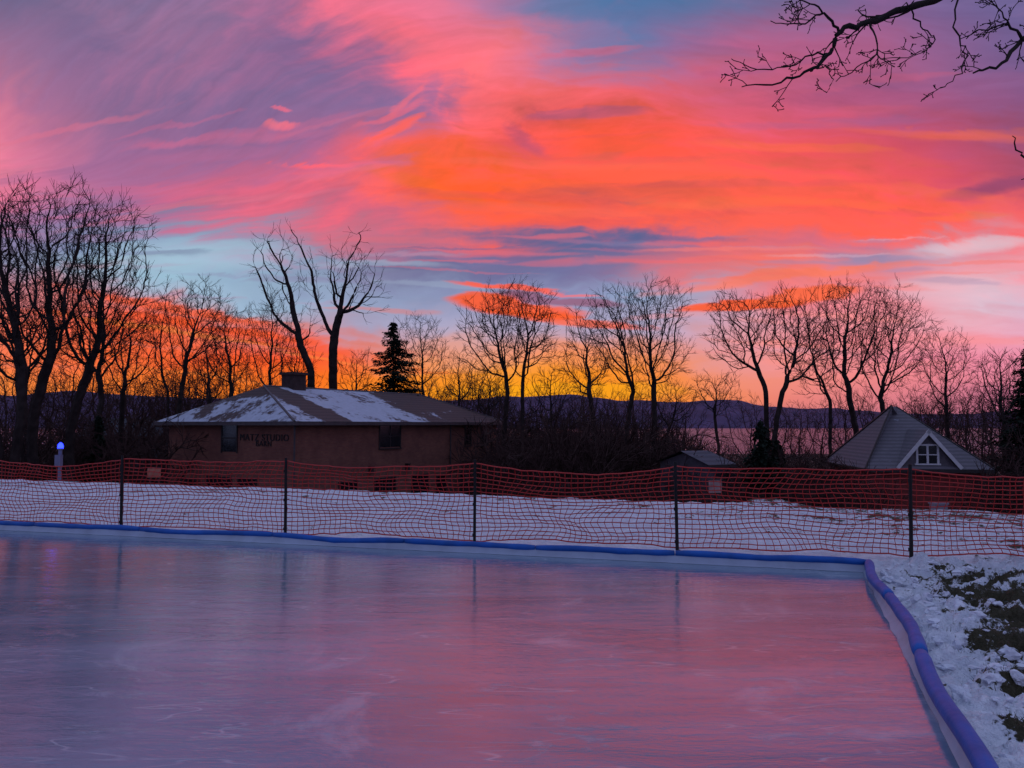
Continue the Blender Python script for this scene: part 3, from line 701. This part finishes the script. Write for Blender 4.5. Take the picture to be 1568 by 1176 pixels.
mb.obj('wall_lanterns',trim,barn)
for k,(txt,z,s) in enumerate((('MATZ STUDIO',zz(675,39),.50),('BARN',zz(683.5,39),.42))):
    cu=bpy.data.curves.new('lettering','FONT'); cu.body=txt; cu.size=s; cu.extrude=.02; cu.align_x='CENTER'; cu.space_character=1.15
    o=bpy.data.objects.new('lettering',cu); S.collection.objects.link(o); cu.materials.append(trim)
    o.parent=barn; o.location=(-.03,2.2,z); o.rotation_euler=(math.pi/2,0,-math.pi/2)

# ---------------------------------------------------------------- shingled house (right)
hz=-4.4; D=38; hx=(1416-784)/F*D
house=empty('red_house',(hx,D,hz),math.radians(-8))
siding=mat('red_siding',(.20,.04,.035),.85,.25,5); hroof=roofmat('house_roof_shingle',(.15,.135,.16),.60,(.32,.34,.42))
mb=MB(); he=-.55-hz; hr=2.7-hz
mb.box(-2.8,2.8,0,7,-.5,he); mb.obj('walls',siding,house)
mb=MB(); a=3.05
cs=[(-a,-.35,he),(a,-.35,he),(a,7.3,he),(-a,7.3,he)]; q1=(-.55,3.0,hr); q2=(.1,4.2,hr)
mb.poly(cs[0],cs[1],q2,q1); mb.poly(cs[1],cs[2],q2); mb.poly(cs[2],cs[3],q1,q2); mb.poly(cs[3],cs[0],q1)
mb.obj('roof',hroof,house)
mb=MB(); mb.tube([Vector(cs[3]),Vector(q1)],[.09,.09],5); mb.tube([Vector(cs[0])+Vector((0,0,.02)),Vector(q1)],[.05,.05],5); mb.tube([Vector(cs[1])+Vector((0,0,.02)),Vector(q2)],[.04,.04],5); mb.box(-a,a,-.42,-.352,he-.18,he); mb.box(-a,a,-.34,7.2,he-.1,he-.01)
mb.obj('eaves_and_hips',trim,house)
dw=1.25; dz0=he+.25; dzt=he+1.95; mb=MB()
mb.poly((-dw,-.1,dz0),(dw,-.1,dz0),(0,-.1,dzt-.1)); mb.box(-dw,dw,-.1,1.2,dz0-.5,dz0)
mb.obj('dormer_wall',mat('dormer_shingles',(.13,.115,.13),.9,.2,6),house)
mb=MB(); 
mb.poly((-1.55,-.35,dz0-.15),(0,-.35,dzt+.05),(0,2.3,dzt+.05),(-1.55,2.3,dz0-.15)); mb.poly((1.55,-.35,dz0-.15),(1.55,2.3,dz0-.15),(0,2.3,dzt+.05),(0,-.35,dzt+.05))
mb.obj('dormer_roof',hroof,house)
mb=MB()
def slab(p0,p1,th,yy0,yy1):
    d=(Vector(p1)-Vector(p0)).normalized(); nrm=Vector((-d.z,0,d.x))*th; P0=Vector(p0);P1=Vector(p1)
    b=len(mb.v)
    for y in (yy0,yy1):
        for v_ in (P0,P1,P1-nrm if nrm.z>0 else P1+nrm,P0-nrm if nrm.z>0 else P0+nrm): mb.v.append(Vector((v_.x,y,v_.z)))
    for f_ in ((0,1,2,3),(7,6,5,4),(0,4,5,1),(1,5,6,2),(2,6,7,3),(3,7,4,0)): mb.f.append(tuple(b+i for i in f_)); mb.mi.append(0)
slab((-1.58,0,dz0-.17),(0,0,dzt+.04),.17,-.40,-.36); slab((0,0,dzt+.04),(1.58,0,dz0-.17),.17,-.40,-.36)
for x0,x1 in ((-.55,-.45),(-.05,.05),(.45,.55)): mb.box(x0,x1,-.18,-.1,dz0+.02,dz0+.92)
mb.box(-.62,.62,-.19,-.1,dz0-.06,dz0+.02); mb.box(-.55,.55,-.19,-.1,dz0+.92,dz0+1.0); mb.box(-.45,.45,-.16,-.1,dz0+.44,dz0+.49)
mb.obj('dormer_trim',wtrim,house)
mb=MB(); mb.box(-.45,.45,-.13,-.08,dz0+.02,dz0+.92); mb.obj('dormer_window',glass,house)

# ---------------------------------------------------------------- small outbuildings
def cottage(name,px,D,wpx,eavey,ridgey,depth,rz,wallm,roofm):
    p=sight(px,eavey,D); top=sight(px,ridgey,D).z; g=ground(p.x,D,False)-.5; w=wpx/F*D
    e_=empty(name,(p.x,D,g),rz); eh=p.z-g; th=top-g
    mb=MB(); mb.box(-w/2+.2,w/2-.2,.2,depth-.2,0,eh)
    mb.poly((-w/2+.2,.2,eh),(-w/2+.2,depth-.2,eh),(-w/2+.2,depth/2,th-.1)); mb.poly((w/2-.2,.2,eh),(w/2-.2,depth/2,th-.1),(w/2-.2,depth-.2,eh)); mb.obj('walls',wallm,e_)
    mb=MB(); mb.poly((-w/2,0,eh),(w/2,0,eh),(w/2,depth/2,th),(-w/2,depth/2,th)); mb.poly((-w/2,depth,eh),(-w/2,depth/2,th),(w/2,depth/2,th),(w/2,depth,eh)); mb.obj('roof',roofm,e_)
    mb=MB(); mb.box(-w*.2,-w*.2+.8,.16,.25,eh-1.4,eh-.4); mb.box(w*.15,w*.15+.8,.16,.25,eh-1.4,eh-.4); mb.obj('windows',glass,e_)
    mb=MB(); mb.box(-w/2,w/2,-.04,.0,eh-.12,eh+.02); mb.obj('eaves',trim,e_)
grey=mat('grey_siding',(.07,.06,.075),.85,.2,4); droof=mat('dark_roof',(.05,.05,.065),.85,.3,3)
sroof=roofmat('shed_roof',(.09,.085,.11),.56,(.4,.42,.5))
cottage('garden_shed',1108,36,58,712,692,4,0.5,grey,sroof)
cottage('lakeside_house',195,80,150,668,640,9,0.1,mat('dark_siding',(.05,.05,.06),.9,.2,4),droof)

# ---------------------------------------------------------------- emergency call post with blue lamp
p=sight(91,735,23.5); gz_=ground(p.x,p.y)
cp=empty('emergency_call_post',(p.x,p.y,gz_))
pmt=mat('post_paint',(.13,.13,.20),.5,.1,5)
mb=MB(); mb.tube([Vector((0,0,-.1)),Vector((0,0,1.02))],[.055,.055],10,True); mb.box(-.09,.09,-.14,-.0,.5,.85); mb.tube([Vector((0,0,1.02)),Vector((0,0,1.06))],[.09,.09],12,True); mb.tube([Vector((0,0,-.02)),Vector((0,0,.03))],[.14,.14],12,True); mb.obj('post_and_box',pmt,cp)
em=bpy.data.materials.new('blue_lamp'); em.use_nodes=True; b_=em.node_tree.nodes['Principled BSDF']; b_.inputs['Base Color'].default_value=(.01,.02,.5,1); b_.inputs['Specular IOR Level'].default_value=0; b_.inputs['Emission Color'].default_value=(.012,.022,1,1); b_.inputs['Emission Strength'].default_value=8
mb=MB(); mb.tube([Vector((0,0,1.06)),Vector((0,0,1.13)),Vector((0,0,1.20)),Vector((0,0,1.24))],[.085,.085,.06,.015],12,True); mb.obj('lamp_dome',em,cp,True)
pl=bpy.data.lights.new('lamp_light','POINT'); pl.energy=3; pl.color=(.05,.08,1); pl.shadow_soft_size=.1
po=bpy.data.objects.new('lamp_light',pl); S.collection.objects.link(po); po.parent=cp; po.location=(0,-.2,1.25)

# small site furniture
def board(name,px,py,D,w,h,m_):
    p=sight(px,py,D); g=ground(p.x,D); e_=empty(name,(p.x,D,g))
    z=max(p.z-g,h/2+.1)
    mb=MB(); mb.box(-w/2,w/2,-.02,.02,z-h/2,z+h/2); mb.obj('panel',m_,e_)
    mb=MB(); mb.box(-w/2+.04,-w/2+.09,.022,.06,-.1,z+h/2-.02); mb.box(w/2-.09,w/2-.04,.022,.06,-.1,z+h/2-.02); mb.box(-w/2-.02,w/2+.02,-.03,.03,z+h/2,z+h/2+.03); mb.obj('legs_and_cap',trim,e_)
board('notice_sign',236,724,24.5,.42,.3,mat('orange_sign',(.35,.13,.08),.6,.3,3))
board('notice_sign',1095,745,19.0,.32,.32,mat('pale_panel',(.25,.17,.16),.6,.4,5))
p=sight(1437,771,17.0); e_=empty('utility_box',(p.x,p.y,ground(p.x,p.y)))
mb=MB(); mb.box(-.14,.14,-.12,.12,0,.30); mb.box(-.16,.16,-.14,.14,.30,.34); mb.box(-.12,.12,-.135,-.121,.05,.27); mb.box(.08,.1,-.15,-.136,.14,.2); mb.obj('cabinet',mat('cabinet_paint',(.22,.20,.23),.5,.1,5),e_)

# ---------------------------------------------------------------- overhanging tree (trunk stands right of the view)
def grow(mb,p,d,Ln,r,lv,maxlv,rng,st):
    ns=4 if lv==1 else 3
    pts=[p.copy()];rr=[r];dirs=[d.copy()]
    for i in range(ns):
        d=(d+Vector((rng.gauss(0,1),rng.gauss(0,1),rng.gauss(0,1)))*st['jit']+Vector((0,0,st['up']))).normalized()
        p=p+d*(Ln/ns); pts.append(p.copy()); rr.append(max(st['rmin'],r*(1-.7*(i+1)/ns))); dirs.append(d.copy())
    rr[-1]*=1.5
    mb.tube(pts,rr,4)
    if lv>=maxlv: return
    for c in range(st['nc'][lv-1]):
        tt=.25+.75*(c+rng.random())/st['nc'][lv-1]
        i=min(ns-1,int(tt*ns)); q=pts[i].lerp(pts[i+1],tt*ns-i)
        grow(mb,q,rdir(dirs[i],math.radians(rng.uniform(30,65)),rng),Ln*rng.uniform(.35,.6),max(st['rmin'],rr[i]*.65),lv+1,maxlv,rng,st)
ot=empty('overhanging_tree'); mb=MB(); rng=random.Random(21)
TW=dict(jit=.20,up=.02,rmin=.0028,nc=(3,2,2))
tp=Vector((8.6,6.4,0)); trunk=[tp+Vector((0,0,-.3)),tp+Vector((-.05,0,1.5)),tp+Vector((-.2,.05,3.2)),tp+Vector((-.3,0,5.2)),tp+Vector((-.2,.1,7.5)),tp+Vector((0,.2,10))]
mb.tube(trunk,[.32,.26,.22,.18,.12,.05],12)
def limb(pts,r0,r1,tw=10,tl=.5,smoothn=5):
    P_=[Vector(p) for p in pts]; Q=[]
    for i in range(len(P_)-1):
        p0=P_[max(i-1,0)];p1=P_[i];p2=P_[i+1];p3=P_[min(i+2,len(P_)-1)]
        for k in range(smoothn):
            t=k/smoothn
            q=.5*((2*p1)+(-p0+p2)*t+(2*p0-5*p1+4*p2-p3)*t*t+(-p0+3*p1-3*p2+p3)*t**3)
            Q.append(q+Vector((rng.gauss(0,.007),rng.gauss(0,.007),rng.gauss(0,.007))))
    Q.append(P_[-1]); n=len(Q); rr=[(r0+(r1-r0)*(i/(n-1))**.8)*(1+.12*rng.uniform(-1,1)) for i in range(n)]
    mb.tube(Q,rr,7,True)
    for i in range(tw):
        t=rng.uniform(.25,1); j=min(n-2,int(t*(n-1))); d=(Q[j+1]-Q[j]).normalized()
        nd=rdir(d,math.radians(rng.uniform(30,70)),rng); nd.y*=.6; nd.normalize()
        grow(mb,Q[j],nd,tl*rng.uniform(.5,1.1),max(.004,rr[j]*.42),1,3,rng,TW)
g=sight
join=trunk[3]
limb([join,(7.2,6.1,5.9),g(1600,-120,5.7),g(1470,-20,5.6),g(1390,12,5.5),g(1330,35,5.5),g(1286,50,5.4),g(1270,82,5.4),g(1240,108,5.3),g(1195,125,5.3),g(1136,133,5.2)],.045,.004,14,.28)
limb([g(1286,50,5.4),g(1262,22,5.3),g(1225,36,5.3),g(1180,32,5.2)],.012,.003,5,.22)
limb([g(1262,22,5.3),g(1240,5,5.2),g(1200,-8,5.2)],.008,.003,2,.2)
limb([g(1270,82,5.4),g(1240,85,5.5),g(1210,100,5.5),g(1160,105,5.6),g(1120,90,5.6)],.008,.003,5,.18)
limb([g(1330,35,5.5),g(1345,75,5.4),g(1320,100,5.3),g(1280,125,5.3)],.008,.003,6,.18)
limb([g(1240,108,5.3),g(1262,103,5.3),g(1275,122,5.3),g(1265,142,5.3)],.006,.003,3,.10)
limb([g(1470,-20,5.6),g(1462,40,5.4),g(1478,80,5.3),g(1470,110,5.2),g(1440,135,5.2)],.008,.003,4,.11)
limb([g(1390,12,5.5),g(1410,40,5.7),g(1430,62,5.8),g(1400,84,5.9),g(1350,90,5.9)],.007,.003,6,.2)
limb([trunk[2],(7.2,5.9,4.7),g(1660,30,5.6),g(1568,62,5.5),g(1535,98,5.4),g(1490,112,5.3)],.04,.006,5,.18)
limb([g(1568,62,5.5),g(1545,40,5.4),g(1520,42,5.4),g(1470,60,5.3)],.012,.003,6,.22)
limb([g(1545,40,5.4),g(1530,15,5.3),g(1510,-10,5.3)],.007,.003,4,.2)
limb([trunk[2],(7.0,6.0,4.0),g(1650,200,5.7),g(1595,250,5.6),g(1568,240,5.5),g(1550,208,5.5)],.03,.003,0,.15)
limb([g(1650,200,5.7),g(1600,262,5.6),g(1564,275,5.5)],.008,.003,0,.12)
mb.obj('trunk_and_limbs',bark,ot,True)

# ---------------------------------------------------------------- camera
cam=bpy.data.cameras.new('camera'); co=bpy.data.objects.new('camera',cam); S.collection.objects.link(co); S.camera=co
co.location=(0,0,EYE); co.rotation_euler=(math.pi/2+PITCH,0,0)
cam.sensor_width=36; cam.lens=36*F/1568; cam.clip_end=40000; cam.clip_start=.05
S.view_settings.view_transform='Standard'; S.view_settings.look='None'; S.view_settings.exposure=0
